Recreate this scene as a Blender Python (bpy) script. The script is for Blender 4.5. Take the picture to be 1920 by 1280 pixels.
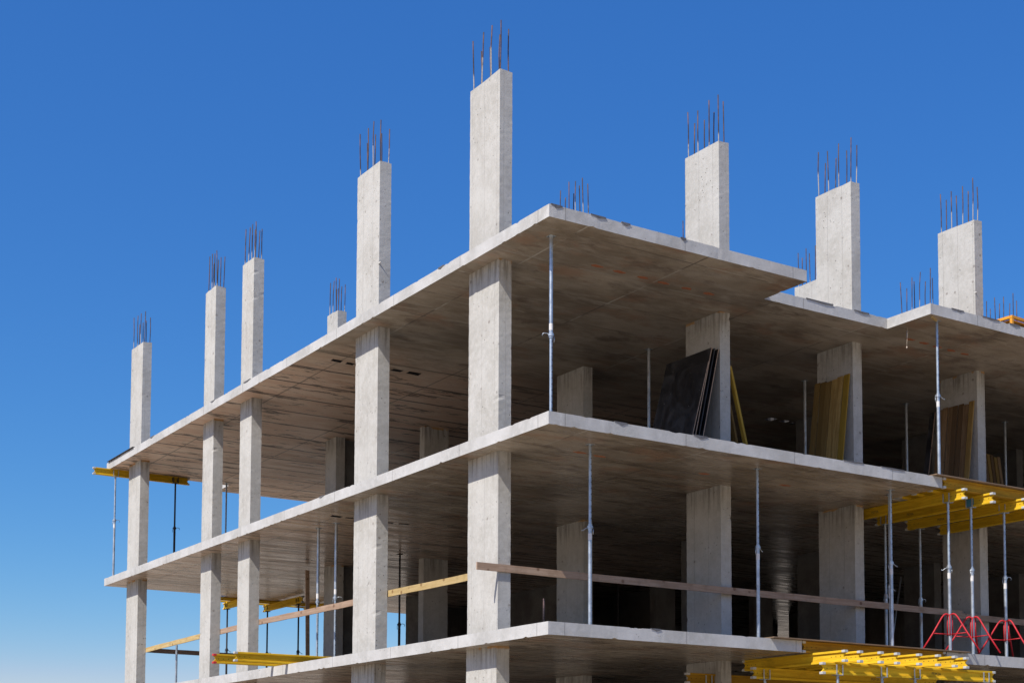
import bpy, bmesh, math, random
from mathutils import Vector, Matrix
R = math.radians
for o in list(bpy.data.objects): bpy.data.objects.remove(o)
sc = bpy.context.scene
COL = sc.collection
rnd = random.Random(7)

# ------------------------------------------------------------------ camera
cam_d = bpy.data.cameras.new('camera'); cam = bpy.data.objects.new('camera', cam_d); COL.objects.link(cam)
cam.matrix_world = (Matrix.Translation((-12.7265, -18.8685, -9.1582)) @ Matrix.Rotation(-0.569054, 4, 'Z')
                    @ Matrix.Rotation(math.pi/2 + 0.067556, 4, 'X') @ Matrix.Rotation(0.004014, 4, 'Z'))
cam_d.sensor_width = 36; cam_d.lens = 36*2782.34/1920
cam_d.shift_y = (1288.52-640)/1920
cam_d.clip_start = 0.5; cam_d.clip_end = 6000
sc.camera = cam

# ------------------------------------------------------------------ light
SUN = Vector((-1, -.28, 1.22)).normalized()
elev = math.asin(SUN.z)
w = bpy.data.worlds.new('World'); sc.world = w; w.use_nodes = True
nt = w.node_tree; nt.nodes.clear()
out = nt.nodes.new('ShaderNodeOutputWorld'); bg = nt.nodes.new('ShaderNodeBackground')
sky = nt.nodes.new('ShaderNodeTexSky'); sky.sky_type = 'NISHITA'; sky.sun_disc = False
sky.sun_elevation = elev; sky.sun_rotation = math.atan2(SUN.x, SUN.y)
sky.air_density = 1.0; sky.dust_density = .8; sky.ozone_density = 2.2; sky.altitude = 200
# deep, polariser-like clear blue: the whole sky's colour made purer and its brightness range narrower
def _n(k, **p):
    q = nt.nodes.new(k)
    for a_, v_ in p.items(): setattr(q, a_, v_)
    return q
sp = _n('ShaderNodeSeparateColor'); nt.links.new(sky.outputs[0], sp.inputs[0])
mx = _n('ShaderNodeMath', operation='MAXIMUM'); nt.links.new(sp.outputs[0], mx.inputs[0]); nt.links.new(sp.outputs[1], mx.inputs[1])
mx2 = _n('ShaderNodeMath', operation='MAXIMUM'); nt.links.new(mx.outputs[0], mx2.inputs[0]); nt.links.new(sp.outputs[2], mx2.inputs[1])
pv = _n('ShaderNodeMath', operation='POWER'); nt.links.new(mx2.outputs[0], pv.inputs[0]); pv.inputs[1].default_value = .60
gain = _n('ShaderNodeMath', operation='MULTIPLY'); nt.links.new(pv.outputs[0], gain.inputs[0]); gain.inputs[1].default_value = 2.30
cmb = _n('ShaderNodeCombineColor')
for i_, ex_ in enumerate((2.42, 1.93, 1.85)):
    d_ = _n('ShaderNodeMath', operation='DIVIDE'); nt.links.new(sp.outputs[i_], d_.inputs[0]); nt.links.new(mx2.outputs[0], d_.inputs[1])
    p_ = _n('ShaderNodeMath', operation='POWER'); nt.links.new(d_.outputs[0], p_.inputs[0]); p_.inputs[1].default_value = ex_
    m_ = _n('ShaderNodeMath', operation='MULTIPLY'); nt.links.new(p_.outputs[0], m_.inputs[0]); nt.links.new(gain.outputs[0], m_.inputs[1])
    if i_ == 0:
        lo_ = _n('ShaderNodeMath', operation='MINIMUM'); nt.links.new(p_.outputs[0], lo_.inputs[0]); lo_.inputs[1].default_value = .45
    if i_ < 2:
        q_ = _n('ShaderNodeMath', operation='MULTIPLY_ADD'); nt.links.new(lo_.outputs[0], q_.inputs[0]); q_.inputs[1].default_value = (.5, -.3)[i_]; q_.inputs[2].default_value = 1
        f_ = _n('ShaderNodeMath', operation='MULTIPLY'); nt.links.new(m_.outputs[0], f_.inputs[0]); nt.links.new(q_.outputs[0], f_.inputs[1]); m_ = f_
    nt.links.new(m_.outputs[0], cmb.inputs[i_])
nt.links.new(cmb.outputs[0], bg.inputs['Color'])
bg.inputs['Strength'].default_value = .10
nt.links.new(bg.outputs[0], out.inputs['Surface'])
sd = bpy.data.lights.new('sun', 'SUN'); sd.energy = 5.0; sd.angle = R(.53); sd.color = (1, .955, .89)
so = bpy.data.objects.new('sun', sd); COL.objects.link(so)
so.rotation_euler = SUN.to_track_quat('Z', 'Y').to_euler(); so.location = (-20, -10, 20)
sc.view_settings.view_transform = 'Standard'; sc.view_settings.look = 'None'
sc.view_settings.exposure = .2; sc.view_settings.gamma = 1; sc.view_settings.use_curve_mapping = False
sc.render.engine = 'CYCLES'
try: sc.cycles.max_bounces = 10; sc.cycles.diffuse_bounces = 6
except Exception: pass

# ------------------------------------------------------------------ materials
class N:
    """small node-graph writer"""
    def __init__(s, name):
        s.m = bpy.data.materials.new(name); s.m.use_nodes = True
        s.t = s.m.node_tree; s.b = s.t.nodes['Principled BSDF']; s._c = None
    def new(s, k): return s.t.nodes.new(k)
    def set(s, sock, v):
        if hasattr(v, 'is_linked') or isinstance(v, bpy.types.NodeSocket): s.t.links.new(v, sock)
        else: sock.default_value = v
    def co(s):
        if s._c is None: s._c = s.new('ShaderNodeTexCoord').outputs['Object']
        return s._c
    def sep(s, v=None):
        n = s.new('ShaderNodeSeparateXYZ'); s.set(n.inputs[0], v or s.co()); return n.outputs
    def mp(s, scale=(1, 1, 1), loc=(0, 0, 0), v=None):
        n = s.new('ShaderNodeMapping'); s.set(n.inputs[0], v or s.co()); n.inputs['Scale'].default_value = scale
        n.inputs['Location'].default_value = loc; return n.outputs[0]
    def noise(s, sc_, det=5, rough=.55, v=None, dist=0):
        n = s.new('ShaderNodeTexNoise'); s.set(n.inputs['Vector'], v or s.co()); n.inputs['Scale'].default_value = sc_
        n.inputs['Detail'].default_value = det; n.inputs['Roughness'].default_value = rough; n.inputs['Distortion'].default_value = dist
        return n.outputs['Fac']
    def voro(s, sc_, v=None):
        n = s.new('ShaderNodeTexVoronoi'); s.set(n.inputs['Vector'], v or s.co()); n.inputs['Scale'].default_value = sc_
        return n.outputs['Distance']
    def ma(s, op, a, b=0, c=0):
        n = s.new('ShaderNodeMath'); n.operation = op; s.set(n.inputs[0], a); s.set(n.inputs[1], b); s.set(n.inputs[2], c)
        return n.outputs[0]
    def ramp(s, v, lo, hi, a=0., b=1.):
        n = s.new('ShaderNodeMapRange'); s.set(n.inputs[0], v); n.inputs[1].default_value = lo; n.inputs[2].default_value = hi
        n.inputs[3].default_value = a; n.inputs[4].default_value = b; n.interpolation_type = 'SMOOTHSTEP'; return n.outputs[0]
    def mix(s, f, a, b, mode='MIX'):
        n = s.new('ShaderNodeMix'); n.data_type = 'RGBA'; n.blend_type = mode
        s.set(n.inputs[0], f)
        for k, v in ((6, a), (7, b)):
            if isinstance(v, tuple) and len(v) == 3: v = v+(1,)
            s.set(n.inputs[k], v)
        return n.outputs[2]
    def gaps(s, v, period, off, wid):
        """1 on thin lines every period"""
        q = s.ma('FRACT', s.ma('DIVIDE', s.ma('SUBTRACT', v, off), period))
        d = s.ma('ABSOLUTE', s.ma('SUBTRACT', q, .5))
        return s.ma('GREATER_THAN', d, .5-wid/period/2)
    def done(s, col, rough=.85, bump=None, dist=.004, spec=.35, metal=0):
        if isinstance(col, tuple) and len(col) == 3: col = col+(1,)
        s.set(s.b.inputs['Base Color'], col); s.set(s.b.inputs['Roughness'], rough)
        s.set(s.b.inputs['Specular IOR Level'], spec); s.set(s.b.inputs['Metallic'], metal)
        if bump is not None:
            n = s.new('ShaderNodeBump'); n.inputs['Distance'].default_value = dist; s.set(n.inputs['Height'], bump)
            s.t.links.new(n.outputs[0], s.b.inputs['Normal'])
        return s.m
    def rand(s):
        return s.new('ShaderNodeObjectInfo').outputs['Random']
    def shift(s, k=37.):
        """object coordinates offset per object so that copies do not repeat"""
        n = s.new('ShaderNodeVectorMath'); n.operation = 'ADD'; s.set(n.inputs[0], s.co())
        c = s.new('ShaderNodeCombineXYZ'); r = s.ma('MULTIPLY', s.rand(), k)
        for i in range(3): s.set(c.inputs[i], r)
        s.t.links.new(c.outputs[0], n.inputs[1]); return n.outputs[0]

def concrete_column():
    n = N('concrete_column'); v = n.shift()
    big = n.noise(1.3, 4, .6, v); mid = n.noise(9, 6, .65, v); fine = n.noise(60, 4, .7, v)
    streak = n.noise(5, 4, .6, n.mp((3.2, 3.2, .16), v=v))
    c = n.mix(n.ramp(big, .35, .68), (.43, .412, .37), (.52, .505, .465))
    c = n.mix(n.ramp(mid, .38, .72, 0, .6), c, (.57, .555, .52)); c = n.mix(n.ramp(n.noise(24, 5, .7, v), .48, .68, 0, .32), c, (.34, .325, .29))
    c = n.mix(n.ramp(streak, .55, .78, 0, .28), c, (.36, .34, .30))
    c = n.mix(n.ramp(fine, .35, .7, .10, 0), c, (.1, .09, .08))
    # form-board joints running up the column
    z = n.sep(); side = n.ma('ADD', z[0], z[1])
    jl = n.gaps(n.ma('ADD', side, n.ma('MULTIPLY', n.rand(), .4)), .41, .07, .008)
    c = n.mix(n.ma('MULTIPLY', jl, n.ramp(mid, .3, .6, .04, .24)), c, (.22, .2, .18))
    # air holes and tie marks
    vo = n.voro(11, n.mp((1, 1, .8), v=v)); msk = n.ramp(n.noise(2.1, 3, .5, v), .47, .6)
    pit = n.ma('MULTIPLY', n.ramp(vo, .08, .14, 1, 0), msk)
    c = n.mix(n.ma('MULTIPLY', pit, .75), c, (.11, .095, .08))
    vo2 = n.voro(3.1, v); chip = n.ma('MULTIPLY', n.ramp(vo2, .06, .13, 1, 0), n.ramp(n.noise(20, 3, .6, v), .40, .5))
    c = n.mix(n.ma('MULTIPLY', chip, .6), c, (.15, .12, .1))
    # run-off streaks below the slab and rusty seepage at the very top (columns are 3.1 m tall, local z from 0)
    drip = n.noise(14, 4, .6, n.mp((1, 1, .07), v=v))
    top = n.ramp(n.ma('ADD', z[2], n.ma('MULTIPLY', drip, .9)), 3.05, 3.6)
    ab = n.sep(n.new('ShaderNodeObjectInfo').outputs['Location'])[2]
    under = n.ma('LESS_THAN', ab, -.05)
    st = n.ma('MULTIPLY', n.ma('MULTIPLY', top, n.ramp(drip, .42, .62)), n.ma('MULTIPLY', under, .58))
    c = n.mix(st, c, (.15, .13, .105))
    rust = n.ma('MULTIPLY', n.ma('MULTIPLY', n.ramp(n.ma('ADD', z[2], n.ma('MULTIPLY', mid, .09)), 3.10, 3.13), under), n.ramp(n.noise(3, 2, .5, v), .53, .58))
    c = n.mix(n.ma('MULTIPLY', n.ma('MULTIPLY', rust, .8), n.ma('GREATER_THAN', n.rand(), .45)), c, (.42, .22, .06))
    h = n.ma('SUBTRACT', n.ma('ADD', n.ma('MULTIPLY', mid, .5), n.ma('MULTIPLY', fine, .25)), n.ma('ADD', pit, n.ma('MULTIPLY', jl, .5)))
    return n.done(c, n.ramp(mid, .3, .7, .78, .95), h, .006, .25)

def concrete_edge():
    n = N('concrete_edge'); v = n.co()
    big = n.noise(.9, 5, .6); mid = n.noise(7, 6, .65); fine = n.noise(55, 4, .7)
    c = n.mix(n.ramp(big, .35, .66), (.43, .42, .395), (.56, .55, .53))
    c = n.mix(n.ramp(mid, .45, .75, 0, .55), c, (.63, .62, .6))
    drip = n.noise(5, 4, .65, n.mp((1, 1, .12)))
    c = n.mix(n.ramp(drip, .6, .78, 0, .3), c, (.36, .32, .28))
    z = n.sep()
    s2 = n.ma('ADD', z[0], z[1])
    j = n.gaps(s2, 2.43, .31, .014)
    c = n.mix(n.ma('MULTIPLY', j, .55), c, (.16, .15, .14))
    vo = n.voro(13); pit = n.ma('MULTIPLY', n.ramp(vo, .07, .12, 1, 0), n.ramp(n.noise(2.5, 3, .5), .48, .6))
    c = n.mix(n.ma('MULTIPLY', pit, .6), c, (.16, .14, .12))
    c = n.mix(n.ramp(fine, .35, .7, .12, 0), c, (.1, .09, .08))
    rust = n.ma('MULTIPLY', n.ramp(n.voro(.42, n.mp((1, 1, .3))), .045, .09, 1, 0), n.ramp(mid, .4, .6))
    c = n.mix(n.ma('MULTIPLY', rust, .7), c, (.36, .2, .1))
    return n.done(c, .88, n.ma('SUBTRACT', n.ma('ADD', n.ma('MULTIPLY', mid, .6), n.ma('MULTIPLY', fine, .3)), n.ma('ADD', pit, j)), .007, .25)

def soffit(name, gloss, red):
    n = N(name); s = n.sep(); x, y = s[0], s[1]
    big = n.noise(.42, 5, .6); mid = n.noise(2.6, 6, .65, n.mp((.45, 1.6, 1)), .4)
    streak = n.noise(2.4, 6, .7, n.mp((.55, 1.7, 1))); fine = n.noise(40, 4, .7)
    c = n.mix(n.ramp(big, .36, .66), (.27, .215, .155), (.54, .455, .355))
    c = n.mix(n.ramp(mid, .42, .72, 0, .6), c, (.60, .53, .45))
    c = n.mix(n.ramp(streak, .5, .72, 0, .55), c, (.15, .12, .093)); c = n.mix(n.ramp(n.noise(.9, 6, .7, n.mp((.8, 1.5, 1), (2, 7, 0))), .53, .64, 0, .6), c, (.16, .11, .08))
    c = n.mix(n.ramp(n.noise(1.1, 5, .6, n.mp((1, 1.5, 1), (5, 3, 0))), .52, .70, 0, .65), c, (.42, .25, .16))
    # boards and panels of the shuttering printed into the soffit
    wob = n.ma('MULTIPLY', n.noise(.8, 2, .5), .05)
    l1 = n.gaps(n.ma('ADD', x, wob), 2.5, .78, .035); l2 = n.gaps(n.ma('ADD', y, wob), 1.25, .42, .028)
    ln = n.ma('MAXIMUM', l1, l2)
    brk = n.ramp(n.noise(1.7, 4, .6), .38, .56)
    lm = n.ma('MULTIPLY', ln, brk)
    tone = n.mix(n.ramp(n.noise(.6, 2, .5, n.mp(loc=(9, 9, 0))), .48, .52), (.13, .11, .09), (.62, .58, .51))
    c = n.mix(n.ma('MULTIPLY', lm, .8), c, tone)
    # each panel printed a little lighter or darker
    px = n.ma('FLOOR', n.ma('DIVIDE', n.ma('SUBTRACT', x, .78), 2.5)); py = n.ma('FLOOR', n.ma('DIVIDE', n.ma('SUBTRACT', y, .42), 1.25))
    wn = n.new('ShaderNodeTexWhiteNoise'); wn.noise_dimensions = '2D'; cb = n.new('ShaderNodeCombineXYZ')
    n.set(cb.inputs[0], px); n.set(cb.inputs[1], py); n.set(wn.inputs['Vector'], cb.outputs[0])
    c = n.mix(n.ma('MULTIPLY', wn.outputs['Value'], .28), c, (.16, .13, .11))
    if red:
        m = n.ma('MULTIPLY', n.ramp(x, 9, 14, 1. if gloss > .3 else .6, 0), n.ramp(n.ma('ADD', y, n.ma('MULTIPLY', n.noise(.35, 3, .5), 4)), 8.5, 13))
        l2 = n.gaps(n.ma('ADD', y, n.ma('ADD', wob, n.ma('MULTIPLY', n.noise(1.5, 3, .6), .06))), 1.22, .1, .085); rd = n.mix(n.ramp(mid, .35, .65), (.72, .49, .36), (.80, .62, .49))
        pat = n.ramp(n.noise(1.9, 6, .72, n.mp((.55, 2.4, 1))), .55, .60)
        rd = n.mix(n.ma('MULTIPLY', pat, .85), rd, (.07, .055, .045))
        rd = n.mix(n.ma('MULTIPLY', l2, .8), rd, (.05, .04, .035)); rd = n.mix(n.ma('MULTIPLY', l1, .6), rd, (.08, .07, .06))
        c = n.mix(m, c, rd)
    c = n.mix(n.ramp(fine, .35, .7, .15, 0), c, (.05, .04, .035))
    ro = n.ramp(n.noise(2.2, 5, .7, n.mp((.3, 2.5, 1))), .35, .7, gloss, gloss+.25)
    h = n.ma('ADD', n.ma('MULTIPLY', n.noise(1.4, 4, .6, n.mp((.5, 1.5, 1))), .8), n.ma('ADD', n.ma('MULTIPLY', fine, .06), n.ma('MULTIPLY', ln, .35)))
    return n.done(c, ro, h, .006, .5)

def wood(name, a, b, knots=True, axis=0):
    n = N(name); v = n.shift()
    sc3 = [14, 14, 14]; sc3[axis] = .8
    g = n.noise(2, 6, .7, n.mp(tuple(sc3), v=v), .6); d = n.noise(4, 4, .6, v)
    c = n.mix(n.ramp(g, .35, .68), a, b)
    c = n.mix(n.ramp(n.rand(), 0, 1, 0, .35 if axis == 0 else .9), c, tuple(q*.5 for q in a))
    c = n.mix(n.ramp(d, .5, .75, 0, .4), c, tuple(q*.5 for q in a))
    if knots:
        kn = n.ma('MULTIPLY', n.ramp(n.voro(4.2, v), .10, .2, 1, 0), .75)
        c = n.mix(kn, c, (a[0]*.35, a[1]*.24, a[2]*.2))
    return n.done(c, .8, g, .003, .25)

def paint(name, a, wear, rough=.5, metal=0, spec=.5, nscale=8):
    n = N(name); v = n.shift(); g = n.noise(nscale, 6, .65, v); f = n.noise(45, 4, .7, v)
    c = n.mix(n.ramp(g, .38, .62, 0, .35), a, tuple(q*.72 for q in a))
    c = n.mix(n.ramp(f, .60, .72, 0, .75), c, wear)
    return n.done(c, n.ramp(g, .3, .7, rough, min(rough+.25, 1)), f, .001, spec, metal)

def galvanised():
    n = N('galvanised_steel'); v = n.shift(); g = n.noise(7, 6, .65, v); f = n.voro(60, v)
    c = n.mix(n.ramp(g, .35, .65), (.40, .44, .48), (.60, .64, .67)); c = n.mix(n.ramp(f, .2, .6, .25, 0), c, (.3, .33, .36))
    c = n.mix(n.ramp(n.noise(3, 4, .6, n.mp((2, 2, .6), v=v)), .6, .75, 0, .7), c, (.25, .17, .12))
    return n.done(c, .42, f, .0006, .5, .75)
def holed_tube():
    n = N('holed_galvanised_tube'); s = n.sep(); v = n.co(); g = n.noise(7, 6, .65, v)
    c = n.mix(n.ramp(g, .35, .65), (.30, .36, .43), (.46, .52, .58))
    d = n.ma('ABSOLUTE', n.ma('SUBTRACT', n.ma('FRACT', n.ma('DIVIDE', s[2], .1)), .5))
    side = n.ma('ADD', s[0], n.ma('MULTIPLY', s[1], .25))
    hole = n.ma('MULTIPLY', n.ma('LESS_THAN', d, .1), n.ma('LESS_THAN', n.ma('ABSOLUTE', side), .008))
    c = n.mix(hole, c, (.01, .01, .012))
    return n.done(c, .45, g, .0006, .5, .6)
def rebar_mat():
    n = N('rusty_rebar'); v = n.shift(); g = n.noise(9, 5, .6, n.mp((1, 1, .5), v=v)); s = n.sep()
    c = n.mix(n.ramp(g, .4, .65), (.055, .042, .045), (.15, .09, .08))
    cem = n.ramp(n.ma('ADD', s[2], n.ma('MULTIPLY', n.ma('ADD', n.rand(), g), -.7)), -.55, -.42, 1, 0)
    c = n.mix(n.ma('MULTIPLY', cem, .8), c, (.46, .44, .42))
    rib = n.ma('SINE', n.ma('MULTIPLY', s[2], 260))
    return n.done(c, .75, rib, .002, .4, .2)
def ground_mat():
    n = N('sandy_soil'); g = n.noise(.15, 6, .6); f = n.noise(6, 6, .7)
    c = n.mix(n.ramp(g, .35, .65), (.30, .245, .175), (.39, .33, .245)); c = n.mix(n.ramp(f, .5, .7, 0, .4), c, (.2, .165, .12))
    return n.done(c, .95, f, .05, .2)
def sheet_mat():
    n = N('black_film_faced_plywood'); v = n.shift(); g = n.noise(1.8, 6, .65, v, 1.2); f = n.noise(16, 5, .7, v)
    c = n.mix(n.ramp(g, .42, .7), (.012, .012, .014), (.055, .052, .052)); sp = n.ramp(n.voro(9, v), .05, .09, 1, 0)
    c = n.mix(n.ma('MULTIPLY', sp, n.ramp(f, .5, .6)), c, (.5, .47, .43))
    return n.done(c, n.ramp(g, .3, .7, .3, .6), f, .001, .5)
M = dict(
    col=concrete_column(), edge=concrete_edge(), sofA=soffit('soffit_matt', .42, True), sofB=soffit('soffit_glossy', .20, True),
    steel=galvanised(), holed=holed_tube(), rebar=rebar_mat(), ground=ground_mat(), sheet=sheet_mat(),
    yel=wood('yellow_lacquered_timber', (.64, .385, .012), (.86, .56, .028), False),
    yel_shaded=wood('shaded_yellow_timber', (.36, .185, .012), (.52, .29, .02), False),  # yellow timber darkened: shade on beams beneath the decks put into colour
    cap=paint('grey_end_cap', (.52, .52, .50), (.25, .22, .2), .5), redcap=paint('red_end_cap', (.55, .03, .04), (.3, .02, .02), .5),
    red=paint('red_lacquer', (.46, .004, .014), (.45, .2, .18), .5), dark=paint('dark_steel_and_void_shade', (.045, .043, .045), (.12, .07, .05), .6, .3),
    blue=paint('blue_steel', (.05, .22, .34), (.2, .2, .2), .5), label=paint('white_sticker', (.72, .70, .68), (.5, .2, .18), .6, nscale=30),
    hole=paint('dark_hole', (.015, .012, .01), (.02, .02, .02), .9),
    pine=wood('weathered_pine', (.36, .235, .155), (.50, .36, .26)), pine2=wood('new_pine', (.46, .32, .13), (.60, .45, .22)),
    ply=wood('plywood', (.20, .135, .085), (.30, .21, .14), False), plyedge=wood('plywood_edge', (.42, .27, .13), (.5, .34, .18), False),
    board=wood('shutter_board', (.30, .18, .05), (.48, .32, .11), False, 2), board2=wood('brown_shutter_board', (.22, .13, .06), (.38, .26, .15), False, 2),
    boardy=wood('yellow_shutter_board', (.40, .24, .03), (.52, .34, .05), False, 2),
    wall=None, orange=paint('orange_frame_paint', (.78, .33, .02), (.5, .3, .1), .5), rope=paint('pale_cord', (.5, .42, .34), (.2, .15, .1), .9),
    patch=paint('orange_brick_patch', (.42, .15, .07), (.25, .14, .1), .9), ink=paint('black_print', (.06, .045, .03), (.1, .07, .03), .9),
)
def mottled(name, a, b):
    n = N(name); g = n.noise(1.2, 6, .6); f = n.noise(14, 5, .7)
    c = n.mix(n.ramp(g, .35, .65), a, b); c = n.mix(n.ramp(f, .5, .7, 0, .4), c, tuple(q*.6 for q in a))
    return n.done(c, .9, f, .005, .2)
M['wall'] = mottled('shade_darkened_concrete', (.105, .10, .095), (.17, .165, .155)); M['floor'] = mottled('dusty_floor', (.085, .08, .07), (.14, .13, .115))  # wall concrete darkened to put interior shade into its colour
M['grout'] = mottled('dark_grout', (.11, .11, .12), (.18, .18, .19))

# ------------------------------------------------------------------ helpers
def link(name, bm, mats, parent=None, smooth=False, loc=None, kind=None):
    me = bpy.data.meshes.new(name); bmesh.ops.recalc_face_normals(bm, faces=bm.faces)
    if smooth:
        for f in bm.faces: f.smooth = True
    bm.to_mesh(me); bm.free()
    for m in (mats if isinstance(mats, (list, tuple)) else [mats]): me.materials.append(m)
    o = bpy.data.objects.new(name, me); COL.objects.link(o)
    if parent: o.parent = parent
    if loc is not None: o.location = loc
    if kind: o['kind'] = kind
    return o
def link_me(name, me, parent, loc=(0, 0, 0), rot=(0, 0, 0), scale=(1, 1, 1)):
    o = bpy.data.objects.new(name, me); COL.objects.link(o); o.parent = parent; o.location = loc; o.rotation_euler = rot; o.scale = scale
    return o
def thing(name, label, cat, loc=(0, 0, 0), rot=(0, 0, 0), group=None):
    o = bpy.data.objects.new(name, None); COL.objects.link(o); o.location = loc; o.rotation_euler = rot; o.empty_display_size = .2
    return tag(o, label, cat, group)
def tag(o, label, cat, group=None):
    o['label'] = label; o['category'] = cat
    if group: o['group'] = group
    return o
def box(bm, x0, x1, y0, y1, z0, z1, mi=0):
    v = [bm.verts.new(p) for p in ((x0, y0, z0), (x1, y0, z0), (x1, y1, z0), (x0, y1, z0), (x0, y0, z1), (x1, y0, z1), (x1, y1, z1), (x0, y1, z1))]
    for q in ((3, 2, 1, 0), (4, 5, 6, 7), (0, 1, 5, 4), (1, 2, 6, 5), (2, 3, 7, 6), (3, 0, 4, 7)):
        f = bm.faces.new([v[i] for i in q]); f.material_index = mi
def bevel(bm, w=.003):
    bmesh.ops.bevel(bm, geom=bm.edges[:], offset=w, segments=1, affect='EDGES'); return bm
def tube(bm, pts, r, seg=10, cap=True):
    pts = [Vector(p) for p in pts]; rings = []
    up = Vector((0, 0, 1)) if abs((pts[1]-pts[0]).normalized().z) < .95 else Vector((1, 0, 0))
    for i, p in enumerate(pts):
        d = (pts[min(i+1, len(pts)-1)]-pts[max(i-1, 0)]).normalized()
        a = d.cross(up).normalized(); b = d.cross(a).normalized()
        rr = r[i] if isinstance(r, (list, tuple)) else r
        rings.append([bm.verts.new(p+a*rr*math.cos(2*math.pi*k/seg)+b*rr*math.sin(2*math.pi*k/seg)) for k in range(seg)])
    for i in range(len(rings)-1):
        for k in range(seg):
            bm.faces.new((rings[i][k], rings[i][(k+1) % seg], rings[i+1][(k+1) % seg], rings[i+1][k]))
    if cap: bm.faces.new(rings[0][::-1]); bm.faces.new(rings[-1])
    return bm
def autosmooth(o, ang=35):
    me = o.data
    for p in me.polygons: p.use_smooth = True
    bm = bmesh.new(); bm.from_mesh(me)
    for e in bm.edges:
        if len(e.link_faces) == 2 and e.calc_face_angle(0) > R(ang): e.smooth = False
    bm.to_mesh(me); bm.free(); return o

# ------------------------------------------------------------------ ground
bm = bmesh.new(); bmesh.ops.create_grid(bm, x_segments=60, y_segments=60, size=2500)
for v in bm.verts:
    d = math.hypot(v.co.x-10, v.co.y-5)
    v.co.z = -10.9 + (rnd.uniform(-.3, .3) if 60 < d else 0) + (rnd.uniform(0, 6) if d > 1200 else 0)
g = link('ground', bm, M['ground'], kind='structure')

# ------------------------------------------------------------------ the concrete frame
T = .204; ZA, ZB, ZC, ZD = 0., -3.3, -6.587, -9.88
bld = thing('concrete_building', 'unfinished grey concrete frame of open floor slabs on slim upright columns', 'building', (14, 10, -10.9))
BO = Vector((14, 10, -10.9))
def bpart(name, bm, mats, loc=(0, 0, 0), **k):
    return link(name, bm, mats, bld, loc=Vector(loc)-BO, **k)

def slab(pts, z, sof, holes=(), seed=1):
    """slab with uneven, chipped arrises; pts counter-clockwise"""
    r = random.Random(seed); P = []
    n = len(pts)
    for i in range(n):
        a, b = Vector(pts[i]), Vector(pts[(i+1) % n]); L = (b-a).length
        d = (b-a)/L; nr = Vector((d.y, -d.x))
        p0, p1 = Vector(pts[i-1]), a
        pd = (p1-p0).normalized(); pn = Vector((pd.y, -pd.x))
        P.append((a, nr+pn, True))
        step = .07 if a.length < 26 and b.length < 40 and min(a.x+a.y, b.x+b.y) < 12 else 1.5
        k = max(1, int(L/step))
        for j in range(1, k): P.append((a+d*(L*j/k), nr, False))
    bm = bmesh.new(); ot, ob, it, ib = [], [], [], []
    w_ = 0; off = 0
    for i, (p, nr, cor) in enumerate(P):
        if r.random() < .035: off = r.uniform(-.003, .003)
        w_ = w_*.8+r.uniform(-.0009, .0009)
        o1 = 0 if cor else off
        chipt = -r.uniform(.008, .02) if (r.random() < .05 and not cor) else 0
        chipb = r.uniform(.006, .022) if (r.random() < .06 and not cor) else 0
        q = p+nr*(o1+r.uniform(-.0006, .0006)); q2 = p+nr*(o1+r.uniform(-.0008, .0008))
        ot.append(bm.verts.new((q.x, q.y, z+w_*.8+chipt))); ob.append(bm.verts.new((q2.x, q2.y, z-T+w_*.6+chipb)))
        s = p-nr*.07
        it.append(bm.verts.new((s.x, s.y, z))); ib.append(bm.verts.new((s.x, s.y, z-T)))
    m = len(P)
    for i in range(m):
        j = (i+1) % m
        bm.faces.new((ob[i], ob[j], ot[j], ot[i])).material_index = 0
        bm.faces.new((ot[i], ot[j], it[j], it[i])).material_index = 0
        bm.faces.new((ib[i], ib[j], ob[j], ob[i])).material_index = 1
    def loop_edges(vs): return [bm.edges.get((vs[i], vs[(i+1) % len(vs)])) or bm.edges.new((vs[i], vs[(i+1) % len(vs)])) for i in range(len(vs))]
    et, eb = loop_edges(it), loop_edges(ib)
    for (x0, x1, y0, y1) in holes:
        cs = ((x0, y0), (x1, y0), (x1, y1), (x0, y1))
        ht = [bm.verts.new((x, y, z)) for x, y in cs]; hb = [bm.verts.new((x+r.uniform(-.02, .02), y+r.uniform(-.02, .02), z-T)) for x, y in cs]
        et += loop_edges(ht); eb += loop_edges(hb)
        for i in range(4): bm.faces.new((ht[i], ht[(i+1) % 4], hb[(i+1) % 4], hb[i])).material_index = 3  # hole sides coloured dark, shade of the void put into the colour
    for es, mi in ((et, 2), (eb, 1)):
        res = bmesh.ops.triangle_fill(bm, use_beauty=True, use_dissolve=False, edges=es)
        for f in res['geom']:
            if isinstance(f, bmesh.types.BMFace): f.material_index = mi
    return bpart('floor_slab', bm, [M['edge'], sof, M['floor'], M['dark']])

NOTCH = [(8.70, 1.11), (8.70, .02)]
back = [(34, 23.5), (3.7, 23.5), (3.7, 22.5), (0, 22.45)]
HA = [(.57, .80, 8.92, 9.08), (.92, 1.12, 8.96, 9.12), (1.98, 2.2, 8.86, 9.02), (2.34, 2.66, 8.84, 9.04), (11.55, 11.8, 7.55, 7.8), (12.0, 12.2, 7.55, 7.75), (12.32, 12.46, 7.62, 7.76)]
HB = [(.60, .86, 8.93, 9.1), (.96, 1.12, 8.96, 9.08), (1.92, 2.08, 8.98, 9.1), (2.22, 2.44, 8.96, 9.08)]
slab([(0, 0), (5.5, 0), (5.5, 1.11)]+NOTCH+[(34, .02)]+back, ZA, M['sofA'], HA, 3)
slab([(0, 0), (8.92, 0), (8.92, 1.3), (12.2, 1.3), (12.2, 0), (34, 0)]+back, ZB, M['sofB'], HB, 5)
slab([(0, 0), (5.3, 0), (5.3, 1.25), (8.98, 1.25), (8.98, 0), (34, 0)]+back, ZC, M['sofB'], (), 8)
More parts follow.
